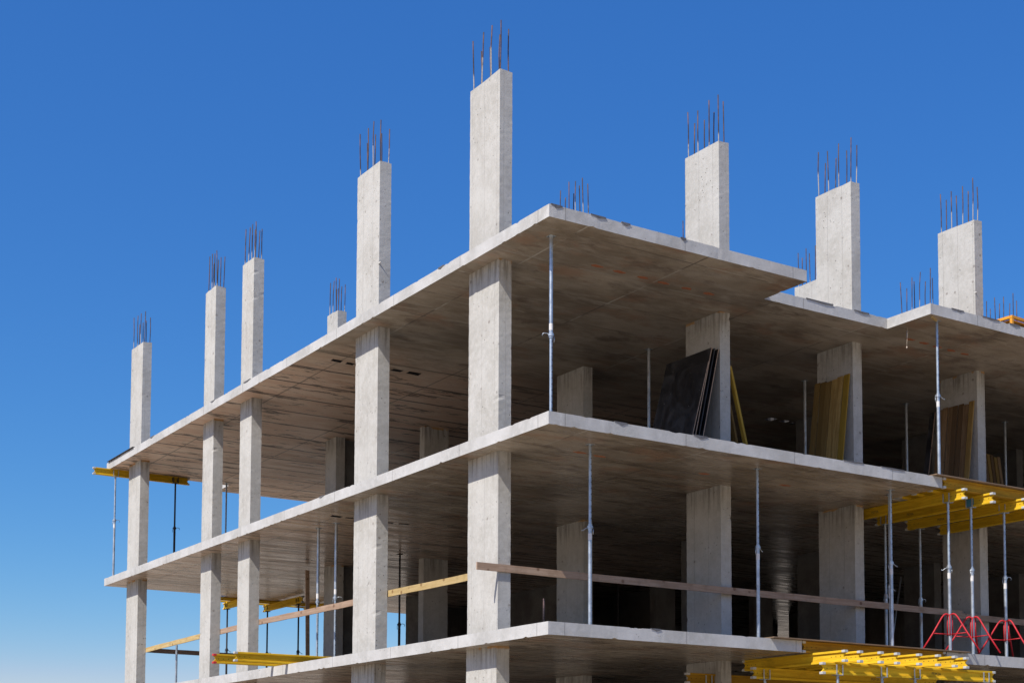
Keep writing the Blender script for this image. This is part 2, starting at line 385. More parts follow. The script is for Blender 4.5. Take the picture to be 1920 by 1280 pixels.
slab([(0, 0), (34, 0)]+back, ZD, M['sofB'], (), 9)

def column_mesh(a, b, h, seed):
    """rectangular column, local z 0..h, with ragged arrises and slightly bowed faces"""
    r = random.Random(seed); bm = bmesh.new(); n = max(2, int(h/.06)); rings = []
    nx, ny = 2, 4; j = [0]*40
    for i in range(n+1):
        z = h*i/n; ring = []
        per = [(a*k/nx, 0) for k in range(nx)]+[(a, b*k/ny) for k in range(ny)]+[(a-a*k/nx, b) for k in range(nx)]+[(0, b-b*k/ny) for k in range(ny)]
        for q, (x, y) in enumerate(per):
            corner = (x in (0, a)) and (y in (0, b))
            j[q] = j[q]*.9+r.uniform(-.0004, .0004)
            e = r.uniform(-.002, .001) if corner else 0
            if corner and r.random() < .008: e -= r.uniform(.005, .012)
            sx = -1 if x < a*.01 else (1 if x > a*.99 else 0); sy = -1 if y < b*.01 else (1 if y > b*.99 else 0)
            zz = z+(r.uniform(-.012, .012) if i == n and h > 2 else 0)
            ring.append(bm.verts.new((x+sx*(j[q]+e), y+sy*(j[q]+e), zz)))
        rings.append(ring)
    m = len(rings[0])
    for i in range(n):
        for k in range(m): bm.faces.new((rings[i][k], rings[i][(k+1) % m], rings[i+1][(k+1) % m], rings[i+1][k]))
    bm.faces.new(rings[0][::-1]); bm.faces.new(rings[-1]); return bm

bar_me = []
for k in range(3):
    bm = bmesh.new(); tube(bm, [(0, 0, -.35), (rnd.uniform(-.004, .004), 0, .2), (rnd.uniform(-.01, .01), rnd.uniform(-.01, .01), .62), (rnd.uniform(-.018, .018), rnd.uniform(-.015, .015), 1.0)], .0112, 8)
    me = bpy.data.meshes.new('rebar'); bm.to_mesh(me); bm.free(); me.materials.append(M['rebar']); bar_me.append(me)
    for p in me.polygons: p.use_smooth = True

def column(x, y, a, b, levels='TABC', bars=True, deep=False):
    for l in levels:
        z0, z1 = {'T': (ZA-.03, 3.1), 'A': (ZB-.02, ZA-T+.012), 'B': (ZC-.02, ZB-T+.012), 'C': (ZD-.02, ZC-T+.012)}[l]
        dx = {'T': .0, 'A': 0, 'B': .002, 'C': -.015}[l]
        o = bpart('column', column_mesh(a, b, z1-z0, rnd.random()), M['wall'] if deep and l != 'T' else M['col'], (x+dx, y, z0))  # deep columns take the darkened concrete, bay shade painted into them
        if l == 'T' and bars:
            n = 4 if b > .5 or a > .5 else 3
            for i in range(n):
                for s in (0, 1):
                    if b >= a: px, py = (.045 if s == 0 else a-.045), .06+(b-.12)*i/(n-1)
                    else: px, py = .06+(a-.12)*i/(n-1), (.045 if s == 0 else b-.045)
                    top = .83+(.07 if s == 0 else -.06)+rnd.uniform(-.06, .06)
                    link_me('rebar', bar_me[rnd.randrange(3)], o, (px+rnd.uniform(-.012, .012), py+rnd.uniform(-.03, .03), (z1-z0)+top-1.0), (rnd.uniform(-.02, .02), rnd.uniform(-.02, .02), rnd.uniform(0, 6)))
for (x, y, b) in ((.322, 1.99, .985), (.332, 6.426, .973), (.345, 12.74, .685), (.34, 15.10, .695), (.348, 20.55, .972)):
    column(x, y, .252, b)
for (x, lv) in ((5.28, 'TABC'), (8.755, 'TABC'), (12.449, 'TABC'), (16.1, 'ABC'), (19.7, 'ABC'), (23.3, 'ABC')):
    column(x, 2.09, .25, 1.0, lv)
for (x, a) in ((5.25, .23), (8.70, .24), (12.3, .25), (15.98, .25), (19.2, .25), (22.8, .25)):
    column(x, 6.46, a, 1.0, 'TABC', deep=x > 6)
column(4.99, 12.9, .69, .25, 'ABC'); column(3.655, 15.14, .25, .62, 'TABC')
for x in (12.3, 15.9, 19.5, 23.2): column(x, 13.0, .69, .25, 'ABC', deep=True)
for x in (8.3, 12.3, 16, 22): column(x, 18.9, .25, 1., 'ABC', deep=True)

def wall(x0, x1, y0, y1, lv, door=None):
    z0, z1 = {'A': (ZB, ZA-T), 'B': (ZC, ZB-T), 'C': (ZD, ZC-T)}[lv]
    bm = bmesh.new(); L = x1-x0 if x1-x0 > y1-y0 else y1-y0; alongx = x1-x0 > y1-y0
    segs = [(0, L, z0, z1)] if not door else [(0, door[0], z0, z1), (door[1], L, z0, z1), (door[0], door[1], z0+2.1, z1)]
    for (s0, s1, a0, a1) in segs:
        # cast panel by panel: each panel face set a few millimetres in or out
        k = max(1, round((s1-s0)/1.2))
        for i in range(k):
            u0, u1 = s0+(s1-s0)*i/k+.004, s0+(s1-s0)*(i+1)/k-.004; e = rnd.uniform(0, .006)
            if alongx: box(bm, x0+u0, x0+u1, y0-e, y1+e, a0-.01, a1+.01)
            else: box(bm, x0-e, x1+e, y0+u0, y0+u1, a0-.01, a1+.01)
    o = bpart('core_and_light_block_wall', bm, M['wall'])
for lv in 'ABC':
    wall(3.93, 5.0, 15.36, 15.56, lv); wall(10.42, 10.64, 13.6, 19.4, lv, (3.0, 3.9) if lv == 'B' else None)
    wall(13.2, 13.42, 14.0, 19.4, lv, (1.2, 2.1)); wall(10.7, 13.2, 19.2, 19.4, lv)
    wall(9.4, 24.3 if lv != 'A' else 34, 21.2, 21.4, lv)
    if lv != 'A': wall(26.6, 34, 21.2, 21.4, lv)
    wall(33.7, 33.9, 0.5, 21.1, lv); wall(20.5, 20.7, 8.2, 16.5, lv); wall(20.71, 26.0, 10.0, 10.2, lv)  # inner partitions added to block light across the deep bays

for (z, hs_) in ((ZA, HA[:4]), (ZB, HB)):
    for k, (x0, x1, y0, y1) in enumerate(hs_):
        bm = bmesh.new(); f_ = .55 if k in (0, 2) else 1.15
        box(bm, x0-.08, x0+(x1-x0)*f_+.0, y0-.1, y1+.1, z+.003, z+.028); box(bm, x0+.03, x0+.07, y0-.02, y1+.03, z-T*.8, z-T*.6); box(bm, x1-.08, x1-.05, y0-.02, y1+.02, z-T*.7, z-T*.55)
        bpart('opening_cover', bm, M['dark'])  # dark colour stands in for shade inside the openings
def drip(x, y, z, wd, ht, face):
    bm = bmesh.new(); n_ = 7; up = []; lo = []
    for i in range(n_+1):
        u = (i/n_-.5)*wd; hh = .75*ht*max(.06, (1-abs(i/n_-.6)*2))*rnd.uniform(.5, 1.1)
        p = lambda zz, o_: (x+u, y-o_, zz) if face == 'y' else (x-o_, y+u, zz)
        up.append(bm.verts.new(p(z+.012, .009))); lo.append(bm.verts.new(p(z-hh, .007)))
    for i in range(n_): bm.faces.new((up[i], up[i+1], lo[i+1], lo[i]))
    ex = bmesh.ops.extrude_face_region(bm, geom=bm.faces[:]); bmesh.ops.translate(bm, vec=(0, .02, 0) if face == 'y' else (.02, 0, 0), verts=[v for v in ex['geom'] if isinstance(v, bmesh.types.BMVert)])
    bpart('grout_drip', bm, M['grout'])
for (x, z, wd, ht) in ((.14, 0, .22, .09), (.95, 0, .3, .045), (1.5, 0, .18, .07), (2.7, 0, .12, .09), (1.4, ZB, .25, .05), (3.05, ZB, .3, .08), (6.6, ZB, .5, .02), (7.6, ZB, .6, .03), (2.1, ZC, .2, .05), (9.45, 0, .35, .05), (10.4, 0, .5, .04), (11.1, 0, .3, .06)):
    drip(x, -.002 if x < 9 or z else .018, z, wd, ht, 'y')
for (x, z, wd, ht) in ((6.9, 0, .7, .05), (8.0, 0, .4, .04)): drip(x, 1.108, z, wd, ht, 'y')
for (y, z, wd, ht) in ((3.4, 0, .2, .05), (12.2, 0, .4, .04), (18.6, 0, .3, .05), (14.3, 0, .25, .04), (8.2, ZB, .2, .04)): drip(-.002, y, z, wd, ht, 'x')

for (x, y, z, p) in ((.332, 6.426, 1.03, .07), (12.449, 2.09, 1.47, .04)):
    bm = bmesh.new(); vs = [bm.verts.new(q) for q in ((-.012, .01, 0), (.03, .01, 0), (.012, -p, .035), (.0, .01, .045), (.02, .01, -.03))]
    bmesh.ops.convex_hull(bm, input=vs); bpart('mortar_fin', bm, M['col'], (x, y, z))

# mortar and brick patches left on the soffits
for (x, y, z) in [(1.93, 1.39, 0), (2.42, 1.41, 0), (2.94, 1.42, 0), (3.42, 1.44, 0), (3.94, 1.44, 0), (4.46, 1.44, 0)]+[(9.6+.42*i, 1.35+.02*i, 0) for i in range(5)]+[(1.55, 1.35, -3.3), (2.0, 1.4, -3.3), (4.4, 1.5, -3.3), (6.3, 1.45, -3.3)]:
    bm = bmesh.new(); vs = [bm.verts.new((.13*math.cos(t)*rnd.uniform(.7, 1.15), .055*math.sin(t)*rnd.uniform(.6, 1.2), 0)) for t in [k*math.pi/6 for k in range(12)]]
    f = bm.faces.new(vs); ex = bmesh.ops.extrude_face_region(bm, geom=[f]); bmesh.ops.translate(bm, vec=(0, 0, -.004), verts=[v for v in ex['geom'] if isinstance(v, bmesh.types.BMVert)])
    bpart('mortar_patch', bm, M['patch'], (x, y, z-T))

# ------------------------------------------------------------------ steel props
def prop(x, y, z0, z1, zc, label, inv=False, fork=None, ang=0., lean=(0, 0), dark=False, scale=1., name='steel_prop', group='adjustable steel props'):
    """zc = height of the collar; inv: thick tube on top; fork: 'x' or 'y' = direction of the beam it carries"""
    t = thing(name, label, 'prop', (x, y, z0), (lean[0], lean[1], 0), group); H = z1-z0; c = zc-z0
    thick, thin = .031*scale, .0245*scale
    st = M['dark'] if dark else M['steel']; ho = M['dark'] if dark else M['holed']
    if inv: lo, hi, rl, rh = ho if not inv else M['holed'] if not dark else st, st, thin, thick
    else: lo, hi, rl, rh = st, ho, thick, thin
    bm = bmesh.new(); tube(bm, [(0, 0, .008), (0, 0, c+.02)], rl, 16); autosmooth(link('inner_tube' if inv else 'outer_tube', bm, lo, t))
    bm = bmesh.new(); tube(bm, [(0, 0, c-.02), (0, 0, H-.008)], rh, 16); autosmooth(link('outer_tube' if inv else 'inner_tube', bm, hi, t))
    bm = bmesh.new(); tube(bm, [(0, 0, c-.05), (0, 0, c-.02), (0, 0, c-.02), (0, 0, c+.02), (0, 0, c+.02), (0, 0, c+.05)], [thick+.004, thick+.004, thick+.016, thick+.016, thick+.003, thick+.003], 14)
    link('collar_nut', bm, st, t)
    # bent locking handle
    s = 1 if rnd.random() < .5 else -1
    path = [(.02, 0, .0), (.075, 0, .022), (.13, 0, .02), (.15, 0, -.012), (.135, 0, -.04)] if s > 0 else [(.02, 0, 0), (.07, 0, -.02), (.12, 0, -.055), (.14, 0, -.06), (.14, 0, -.03)]
    bm = bmesh.new(); tube(bm, path, .007, 6); tube(bm, [(-.02, .01, .01), (-.05, .01, .005), (-.052, .01, -.05), (-.048, .01, -.12)], .006, 6)
    h = link('handle', bm, st, t, smooth=True); h.location = (0, 0, c); h.rotation_euler = (0, 0, ang)
    zl = c+.13 if inv else c-.16
    bm = bmesh.new(); tube(bm, [(0, 0, zl-.055), (0, 0, zl+.055)], thick+.0012, 16); autosmooth(link('sticker', bm, M['label'] if not dark else M['dark'], t))
    bm = bmesh.new(); box(bm, -.06, .06, -.06, .06, 0, .008); bevel(bm, .002); link('base_plate', bm, st, t)
    if not fork:
        bm = bmesh.new(); box(bm, -.06, .06, -.06, .06, H-.008, H); bevel(bm, .002); link('head_plate', bm, st, t)
    else:
        bm = bmesh.new(); box(bm, -.075, .075, -.065, .065, H-.01, H-.001)
        for sx in (-1, 1):
            for sy in (-1, 1):
                if fork == 'x': box(bm, sx*.07-.011, sx*.07+.011, sy*.052-.007, sy*.052+.007, H-.001, H+.17)
                else: box(bm, sx*.052-.007, sx*.052+.007, sy*.07-.011, sy*.07+.011, H-.001, H+.17)
        link('fork_head', bevel(bm, .0015), st, t)
    return t
BT, AT = ZB-T, ZA-T
prop(.50, .68, ZB, AT, -1.84, 'steel prop by itself at the front corner of the top storey', True, ang=2.9)
prop(9.14, .26, ZB, AT, -1.66, 'bright steel prop at the right slab corner, in front of the brown boards', ang=-.3)
prop(5.66, 4.74, ZB, AT, -2.65, 'dim steel prop left of the leaning black sheets in the top storey', True)
prop(9.96, 4.71, ZB, AT, -2.7, 'dim prop left of the olive boards, top storey', True)
prop(13.3, 4.85, ZB, AT, -2.65, 'dim steel prop between the two leaning board stacks, deep in the top storey', True)
prop(16.6, 4.72, ZB, AT, -2.6, 'dim steel prop at the far right edge of the top storey', True)
prop(1.35, .78, ZC, BT, -4.88, 'steel prop with brown stained top, nearest the corner of the middle storey', ang=2.6)
prop(4.90, .66, ZC, BT, -4.91, 'steel prop right of the second front column in the middle storey', ang=.2)
prop(8.25, .67, ZC, BT, -4.90, 'steel prop just left of the yellow beam deck, under the slab end', ang=-.2)
prop(8.55, .98, ZC, BT, -5.3, 'thin prop half hidden behind the one beside the slab end', dark=False)
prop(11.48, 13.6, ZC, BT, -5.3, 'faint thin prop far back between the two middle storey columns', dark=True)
prop(1.02, 10.5, ZC, BT, -5.13, 'left of the paired props beside the left facade, pale lower tube', True, ang=1.2)
prop(1.06, 9.7, ZC, BT, -5.12, 'right of the paired props beside the left facade, with curled handle', True, ang=-.4)
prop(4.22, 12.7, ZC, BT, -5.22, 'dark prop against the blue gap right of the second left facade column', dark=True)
# props under the beams at the far left end
prop(.17, 22.18, ZB, AT-.20, -1.66, 'pale steel prop at the far left end outside the last column, under the orange beam', fork='x', ang=0)
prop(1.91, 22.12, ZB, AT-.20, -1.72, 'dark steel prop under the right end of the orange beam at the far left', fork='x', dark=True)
prop(3.5, 22.2, ZB, AT, -1.9, 'pale steel prop seen between the third and fourth left facade columns, top storey')
# ------------------------------------------------------------------ yellow timber beams
def beam(L, label, loc, rot=(0, 0, 0), cap=None, text=None, name='formwork_beam', group='yellow timber formwork beams', mat=None):
    """H-shaped beam along local +x, bottom at z 0, 0.2 high"""
    t = thing(name, label, 'beam', loc, rot, group); mt = mat or M['yel']; cap = cap or M['cap']
    bm = bmesh.new(); pr_ = []
    def endprof(x, s):
        return [(x-s*.055*math.sin(math.pi*k/6), .040+.12*k/6) for k in range(7)]
    pr_ = endprof(0, -1)[::-1]+endprof(L, 1)
    lo = [bm.verts.new((x, -.014, z)) for x, z in pr_]; hi = [bm.verts.new((x, .014, z)) for x, z in pr_]
    bm.faces.new(lo); bm.faces.new(hi[::-1]); m = len(lo)
    for i in range(m): bm.faces.new((lo[i], lo[(i+1) % m], hi[(i+1) % m], hi[i]))
    for xe, s in ((0, 1), (L, -1)):
        for k in range(3):
            tube(bm, [(xe+s*(.12+.11*k), -.0155, .1), (xe+s*(.12+.11*k), .0155, .1)], .009, 8)
    for f in bm.faces:
        if len(f.verts) == 8 or (len(f.verts) == 4 and f.calc_area() < .0004): f.material_index = 1
    link('web', bm, [mt, M['hole']], t)
    for z0, z1 in ((0, .0385), (.1615, .2)):
        bm = bmesh.new(); box(bm, .0, L, -.04, .04, z0, z1); link('flange', bevel(bm, .004), mt, t)
        for xa in (-.002, L-.07):
            bm = bmesh.new(); box(bm, xa, xa+.072, -.0425, .0425, z0-.0022, z1+.0022); link('end_cap', bevel(bm, .003), cap, t)
    if text:
        for s in (1, -1):
            c = bpy.data.curves.new('lettering', 'FONT'); c.body = text; c.size = .075; c.extrude = .0003
            o = bpy.data.objects.new('lettering', c); COL.objects.link(o)
            dg = bpy.context.evaluated_depsgraph_get(); me = bpy.data.meshes.new_from_object(o.evaluated_get(dg)); bpy.data.objects.remove(o)
            me.materials.clear(); me.materials.append(M['ink'])
            if s > 0: link_me('lettering', me, t, (L*.62, -.0152, .075), (R(90), 0, 0))
            else: link_me('lettering', me, t, (L*.62+.3, .0152, .075), (R(90), 0, R(180)))
    return t
# lone beam under the top slab, far left, parallel to the short side
beam(2.82, 'yellow beam carried on two props under the far left slab end', (-.47, 22.2, AT-.20), group=None)
# two beams jutting out of the left facade
beam(2.5, 'yellow beam with red end caps jutting from the left facade', (-1.36, 10.5, ZC+.004), cap=M['redcap'], group='beams jutting out of the left facade')
beam(2.9, 'bright yellow beam with grey caps jutting out, nearer one at the left facade', (-1.19, 9.76, ZC+.004), group='beams jutting out of the left facade')
# three bearers at the far end with thin joists on them
for i, (x, y0, y1, lb) in enumerate(((4.15, 21.9, 23.9, 'leftmost short yellow beam end hung under the far slab edge'), (5.42, 20.9, 23.8, 'long yellow beam sloping away behind the third left facade column'), (6.7, 20.6, 23.6, 'yellow beam behind the paired props under the far slab edge'))):
    beam(y1-y0, lb, (x, y0, BT-.245), (0, 0, R(90)), group='beams under the far slab edge')
    for q, (yy, wd) in enumerate(((y1-.25, 'outer'), (y0+.35, 'inner'))):
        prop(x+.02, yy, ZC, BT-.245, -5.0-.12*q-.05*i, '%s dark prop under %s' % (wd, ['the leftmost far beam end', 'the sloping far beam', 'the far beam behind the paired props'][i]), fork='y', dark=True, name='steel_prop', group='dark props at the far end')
for k, y in enumerate((23.62, 23.2, 22.8)):
    bm = bmesh.new(); box(bm, 3.4, 8.2, y, y+.1, BT-.043, BT-.003)
    tag(link('timber_joist', bevel(bm, .003), M['yel']), ['outermost', 'middle', 'innermost'][k]+' thin orange batten lying on the far beams under the slab edge', 'batten', 'battens on the far beams')
# deck on the middle slab level, right edge of the picture
bm = bmesh.new(); box(bm, 0, 3.6, 0, 1.5, 0, .021); o = link('plywood_sheet', bevel(bm, .002), M['ply']); o.location = (8.66, -.10, ZB+.004); tag(o, 'brown plywood sheet on the upper yellow deck at the right', 'plywood')
beam(3.3, 'orange edge beam lying along under the upper plywood sheet', (8.95, .03, ZB-.2), mat=M['yel_shaded'], group='edge beams of the timber decks')
for i, (x, y0, y1, lb) in enumerate(((9.29, -.24, 3.1, 'first cross beam of the upper deck, nearest the slab end'), (10.05, -.27, 2.75, 'second cross beam of the upper deck'), (11.0, -.24, 2.8, 'third cross beam of the upper deck, at the right edge of the photo'), (12.0, -.1, 2.8, 'fourth cross beam of the upper deck, seen by its inner end'))):
    beam(y1-y0, lb, (x, y0, BT-.203), (0, 0, R(90)), text='PEMA' if i < 3 else None, group='cross beams of the upper deck')
for k, y in enumerate((.35, .75, 1.12)):
    beam(3.2, ['front', 'middle', 'rear'][k]+' joist lying across the upper deck beams', (8.95, y, BT), group='joists of the upper deck')
PT = BT-.203
prop(9.29, .19, ZC, PT, -4.95, 'bright steel prop standing in the left red tripod', fork='y', ang=2.5)
prop(10.04, .28, ZC, PT, -4.93, 'steel prop with blue fork standing in the middle red tripod', fork='y', ang=.3)
prop(11.04, .31, ZC, PT, -5.0, 'steel prop standing in the right red tripod', fork='y', ang=-.2)
prop(10.05, 2.5, ZC, PT, -5.2, 'dim steel prop behind the left red tripod under the second cross beam', fork='y')
prop(9.35, 2.55, ZC, PT, -5.2, 'dim holed prop behind the doubled props, under the first cross beam', fork='y')
prop(11.07, 2.49, ZC, PT, -5.2, 'holed prop right behind the left tripod prop, under the third cross beam', fork='y')
bm = bmesh.new(); box(bm, -.056, .056, -.075, .075, 0, .16); o = link('blue_clamp', bevel(bm, .004), M['blue']); o.location = (10.04, .28, PT-.004); tag(o, 'small blue clamp on the fork above the middle red tripod', 'clamp')
for v in o.data.vertices: pass
# deck on the lower slab level
bm = bmesh.new(); box(bm, 0, 4.95, 0, 1.45, 0, .021); o = link('plywood_sheet', bevel(bm, .002), M['ply']); o.location = (4.58, -.09, ZC+.004); tag(o, 'long dark plywood sheet bridging the lower slab gap above the yellow beam ends', 'plywood')
beam(3.62, 'orange edge beam under the long plywood sheet in the lower slab gap', (5.33, .045, ZC-.2-.001), text='PEM3', mat=M['yel_shaded'], group='edge beams of the timber decks')
ends = [(5.56, -.80), (5.88, -.84), (6.28, -.93), (6.66, -.95), (7.12, -1.03), (7.52, -1.10), (7.95, -1.10), (8.34, -1.02)]
ords = ['first', 'second', 'third', 'fourth', 'fifth', 'sixth', 'seventh', 'last']
for i, (x, y) in enumerate(ends):
    mt = None
    beam(2.6+.15*(i % 3), '%s sunlit yellow beam end from the left in the row jutting from the lower deck' % ords[i], (x, y, ZC-T-.203), (0, 0, R(90+[0, .4, -.5, .3, 0, .6, -.3, .2][i])), text=None, group='beam ends jutting from the lower deck')
zb = ZC-T-.203-.204
beam(4.0, 'long yellow beam carrying the row of jutting beam ends', (5.26, -.50, zb), (0, 0, R(-5)), text='PEM3A', group='bearers of the lower deck')
beam(4.6, 'shaded beam with a steel end cap parallel behind the front carrying beam', (5.0, .95, zb), (0, 0, R(-2)), text='PEM3A', group='bearers of the lower deck')
beam(4.6, 'rearmost orange bearer beside the column, under the lower slab', (4.6, 2.3, zb-.03), (0, 0, R(-1)), mat=M['yel_shaded'], group='bearers of the lower deck')
for i, (x, y, lb) in enumerate(((5.62, -.53, 'fork headed prop at the left end of the long carrying beam'), (7.35, -.69, 'fork headed prop under the middle of the long carrying beam'), (6.6, -.62, 'fork headed prop left of the middle under the long carrying beam'), (9.0, -.83, 'fork headed prop at the right end of the long carrying beam'), (5.3, .94, 'fork headed prop near the steel capped end of the shaded beam'), (5.1, 2.29, 'fork headed prop beside the column under the rearmost bearer'))):
    prop(x, y, -10.9 if y < 0 else ZD, zb if y < 2 else zb-.03, -8.3, lb, fork='x', group='props under the lower deck')

# ------------------------------------------------------------------ red tripods
def tripod(x, y, rz, label):
    t = thing('tripod_stand', label, 'tripod', (x, y, ZC+.004), (0, 0, rz), 'red tripods holding props')
    for k, a in enumerate((0, 122, 238)):
        ca, sa = math.cos(R(a)), math.sin(R(a)); prof = [(.03, .735), (.07, .745), (.115, .73), (.16, .68), (.36, .36), (.60, .012)]
        bm = bmesh.new(); tube(bm, [(r_*ca, r_*sa, z) for r_, z in prof], .0165, 8); link('leg', bm, M['red'], t, smooth=True)
        bm = bmesh.new(); tube(bm, [(.355*ca, .355*sa, .37), (.06*ca, .06*sa, .36)], .011, 6); link('brace', bm, M['red'], t, smooth=True)
        a2 = a+60; bm = bmesh.new(); tube(bm, [(.05*math.cos(R(a2)), .05*math.sin(R(a2)), .72), (.055*math.cos(R(a2)), .055*math.sin(R(a2)), .33)], .012, 6); link('guide_rod', bm, M['red'], t, smooth=True)
    bm = bmesh.new()
    for z in (.36, .73):
        pts = [(.052*math.cos(R(q)), .052*math.sin(R(q)), z) for q in range(0, 361, 30)]; tube(bm, pts, .009, 6, False)
    link('collar_ring', bm, M['red'], t, smooth=True)
    return t
tripod(9.29, .19, R(160), 'left red tripod, closest to the plywood sheet edge')
tripod(10.04, .28, R(152), 'middle red tripod with chipped white spots')
tripod(11.04, .31, R(148), 'right red tripod at the picture edge')

# ------------------------------------------------------------------ guard rail boards
def board(x0, x1, y0, y1, z0, z1, mat, label, cat='board', group='guard rail boards', rot=0, name='guard_board'):
    """a board lying between two points (x0,y0,z0)-(x1,y1,z1) measured at its lower edge"""
    a, b = Vector((x0, y0, z0)), Vector((x1, y1, z1)); L = (b-a).length; bm = bmesh.new(); n = max(2, int(L/.5))
    prev = None
    for i in range(n+1):
        x = L*i/n; s = rnd.uniform(-.004, .004); q = [bm.verts.new(p) for p in ((x, -.015, s), (x, .015, s), (x, .015, .125+s), (x, -.015, .125+s))]
        if prev:
            for k in range(4): bm.faces.new((prev[k], prev[(k+1) % 4], q[(k+1) % 4], q[k]))
        else: bm.faces.new(q[::-1])
        prev = q
    bm.faces.new(prev); o = link(name, bm, mat); d = b-a
    o.location = a; o.rotation_euler = (0, -math.asin(d.z/L), math.atan2(d.y, d.x)); tag(o, label, cat, group); return o
board(-.10, 11.72, 1.97, 1.97, -5.555, -5.56, M['pine'], 'long brown guard board nailed across the front columns of the middle storey')
board(11.35, 16, 1.935, 1.935, -5.62, -5.63, M['pine'], 'darker guard board overlapping the long one at the right picture edge')
board(.62, .62, 3.6, 2.2, -5.50, -5.50, M['pine2'], 'short stub of guard board hidden behind the corner column') if False else None
board(.62, .62, 7.1, 2.3, -5.475, -5.52, M['pine2'], 'yellowish guard board between the first two left facade columns')
board(.62, .62, 13.2, 6.6, -5.445, -5.51, M['pine'], 'knotty pale guard board between the second and third left facade columns')
board(.62, .62, 15.5, 13.25, -5.46, -5.46, M['pine'], 'short grey guard board between the third and fourth left facade columns')
board(.62, .62, 21.3, 15.55, -5.50, -5.45, M['pine2'], 'greenish guard board at the far left between the last two columns')
board(.5, 5.2, 21.3, 21.45, -5.42, -5.44, M['pine'], 'dark guard board along the far short side behind the last column')
bm = bmesh.new(); tube(bm, [(0, 0, 0), (0, 0, 1.18)], .028, 10); box(bm, -.05, .05, -.05, .05, 0, .01)
o = link('rail_post', bm, M['steel']); o.location = (.9, 18.95, ZC); tag(o, 'thin grey rail post between the last two left facade columns', 'post')
bm = bmesh.new(); box(bm, -.05, .05, -.022, .022, 0, 3.0); o = link('timber_post', bevel(bm, .003), M['pine']); o.location = (3.3, 15.9, ZC); o.rotation_euler = (0, R(-1), 0)
tag(o, 'brown upright timber just left of the paired props by the left facade', 'timber')

# ------------------------------------------------------------------ boards and sheets leaning on columns
def lean(xt, zt, xb, zb_, y0, y1, th, mat, name, label, cat, group=None, edge=None):
    """flat piece leaning in the x direction: top at (xt,zt), foot at (xb,zb_), from y0 to y1"""
    L = math.hypot(zt-zb_, xt-xb); bm = bmesh.new(); box(bm, -th/2, th/2, 0, y1-y0, 0, L)
    bevel(bm, .002)
    if edge is not None:
        for f in bm.faces:
            if abs(f.normal.x) < .5: f.material_index = 1
    o = link(name, bm, [mat]+([edge] if edge else [])); o.location = (xb, y0, zb_+.003); o.rotation_euler = (0, math.atan2(xt-xb, zt-zb_), 0)
    return tag(o, label, cat, group)
B = ZB
gS = 'black formwork sheets leaning on the second front column'
for i, (xt, zt, xb, y0, y1, lb) in enumerate(((4.93, -1.24, 4.37, 2.0, 3.32, 'shorter black sheet in front of the leaning stack'), (5.01, -.97, 4.46, 2.0, 3.34, 'second black sheet, standing taller behind the short front one'), (5.10, -.965, 4.56, 2.02, 3.3, 'third black sheet in the stack'), (5.20, -.96, 4.67, 2.03, 3.3, 'rear black sheet resting against the column'))):
    lean(xt, zt, xb, B, y0, y1, .022, M['sheet'], 'formwork_sheet', lb, 'sheet', gS, M['pine'] if i != 2 else M['dark'])
lean(5.31, -1.28, 4.95, B, 3.45, 3.62, .05, M['boardy'], 'leaning_board', 'orange board half hidden behind the left edge of the black sheets', 'board', 'orange boards behind the black sheets')
lean(5.31, -1.5, 4.9, B, 3.66, 3.82, .05, M['boardy'], 'leaning_board', 'outer orange board peeping out left of the black sheets', 'board', 'orange boards behind the black sheets')
lean(5.57, -1.2, 6.14, B, 2.12, 2.2, .05, M['boardy'], 'leaning_board', 'yellow board propped against the right side of the second front column', 'board', 'yellow boards right of the second column')
lean(5.58, -1.35, 6.06, B, 2.3, 2.42, .05, M['board'], 'leaning_board', 'duller yellow board behind the one right of the second column', 'board', 'yellow boards right of the second column')
names_ = ['nearest', 'second nearest', 'third', 'fourth', 'fifth', 'farthest']
for i in range(6):
    lean(8.705-.02*(i % 2)+rnd.uniform(-.008, .008), -.88+rnd.uniform(-.05, .03), 8.40+rnd.uniform(-.02, .02), B, 2.13+i*.16, 2.13+i*.16+.148, .03, M['boardy' if i == 0 else 'board'], 'leaning_board', names_[i]+' olive yellow board of the six on the third front column', 'board', 'olive yellow boards leaning on the third column')
names7 = ['nearest, most orange', 'second nearest', 'third', 'middle', 'fifth', 'sixth', 'farthest']
for i in range(7):
    lean(12.405-.02*(i % 2)+rnd.uniform(-.008, .008), -.87+rnd.uniform(-.06, .03), 12.09+rnd.uniform(-.02, .02), B, 2.13+i*.14, 2.13+i*.14+.126, .03, M['board' if i in (0,) else 'board2'], 'leaning_board', names7[i]+' brown board of the stack on the fourth front column', 'board', 'brown boards leaning on the fourth column')
lean(12.36, -.9, 11.95, B, 3.16, 3.30, .03, M['sheet'], 'formwork_sheet', 'black sheet with pale edge left of the brown boards', 'sheet', None, M['pine'])
for i in range(7):
    xx = 15.38+i*.125
    o = lean(0, -1.14+rnd.uniform(-.06, .04), .3, B, 0, .10, .04, M['board' if i % 2 else 'board2'], 'leaning_board', ['leftmost', 'second', 'third', 'middle', 'fifth', 'sixth', 'rightmost'][i]+' of the dim orange slats at the right picture edge, top storey', 'board', 'orange slats standing deep in the top storey')
    o.location = (xx, 4.4, B+.003); o.rotation_euler = (R(-7), 0, R(-90))
    o.rotation_mode = 'XYZ'; o.rotation_euler = (0, R(8), R(90)); o.location = (xx+.1, 4.3, B+.003)
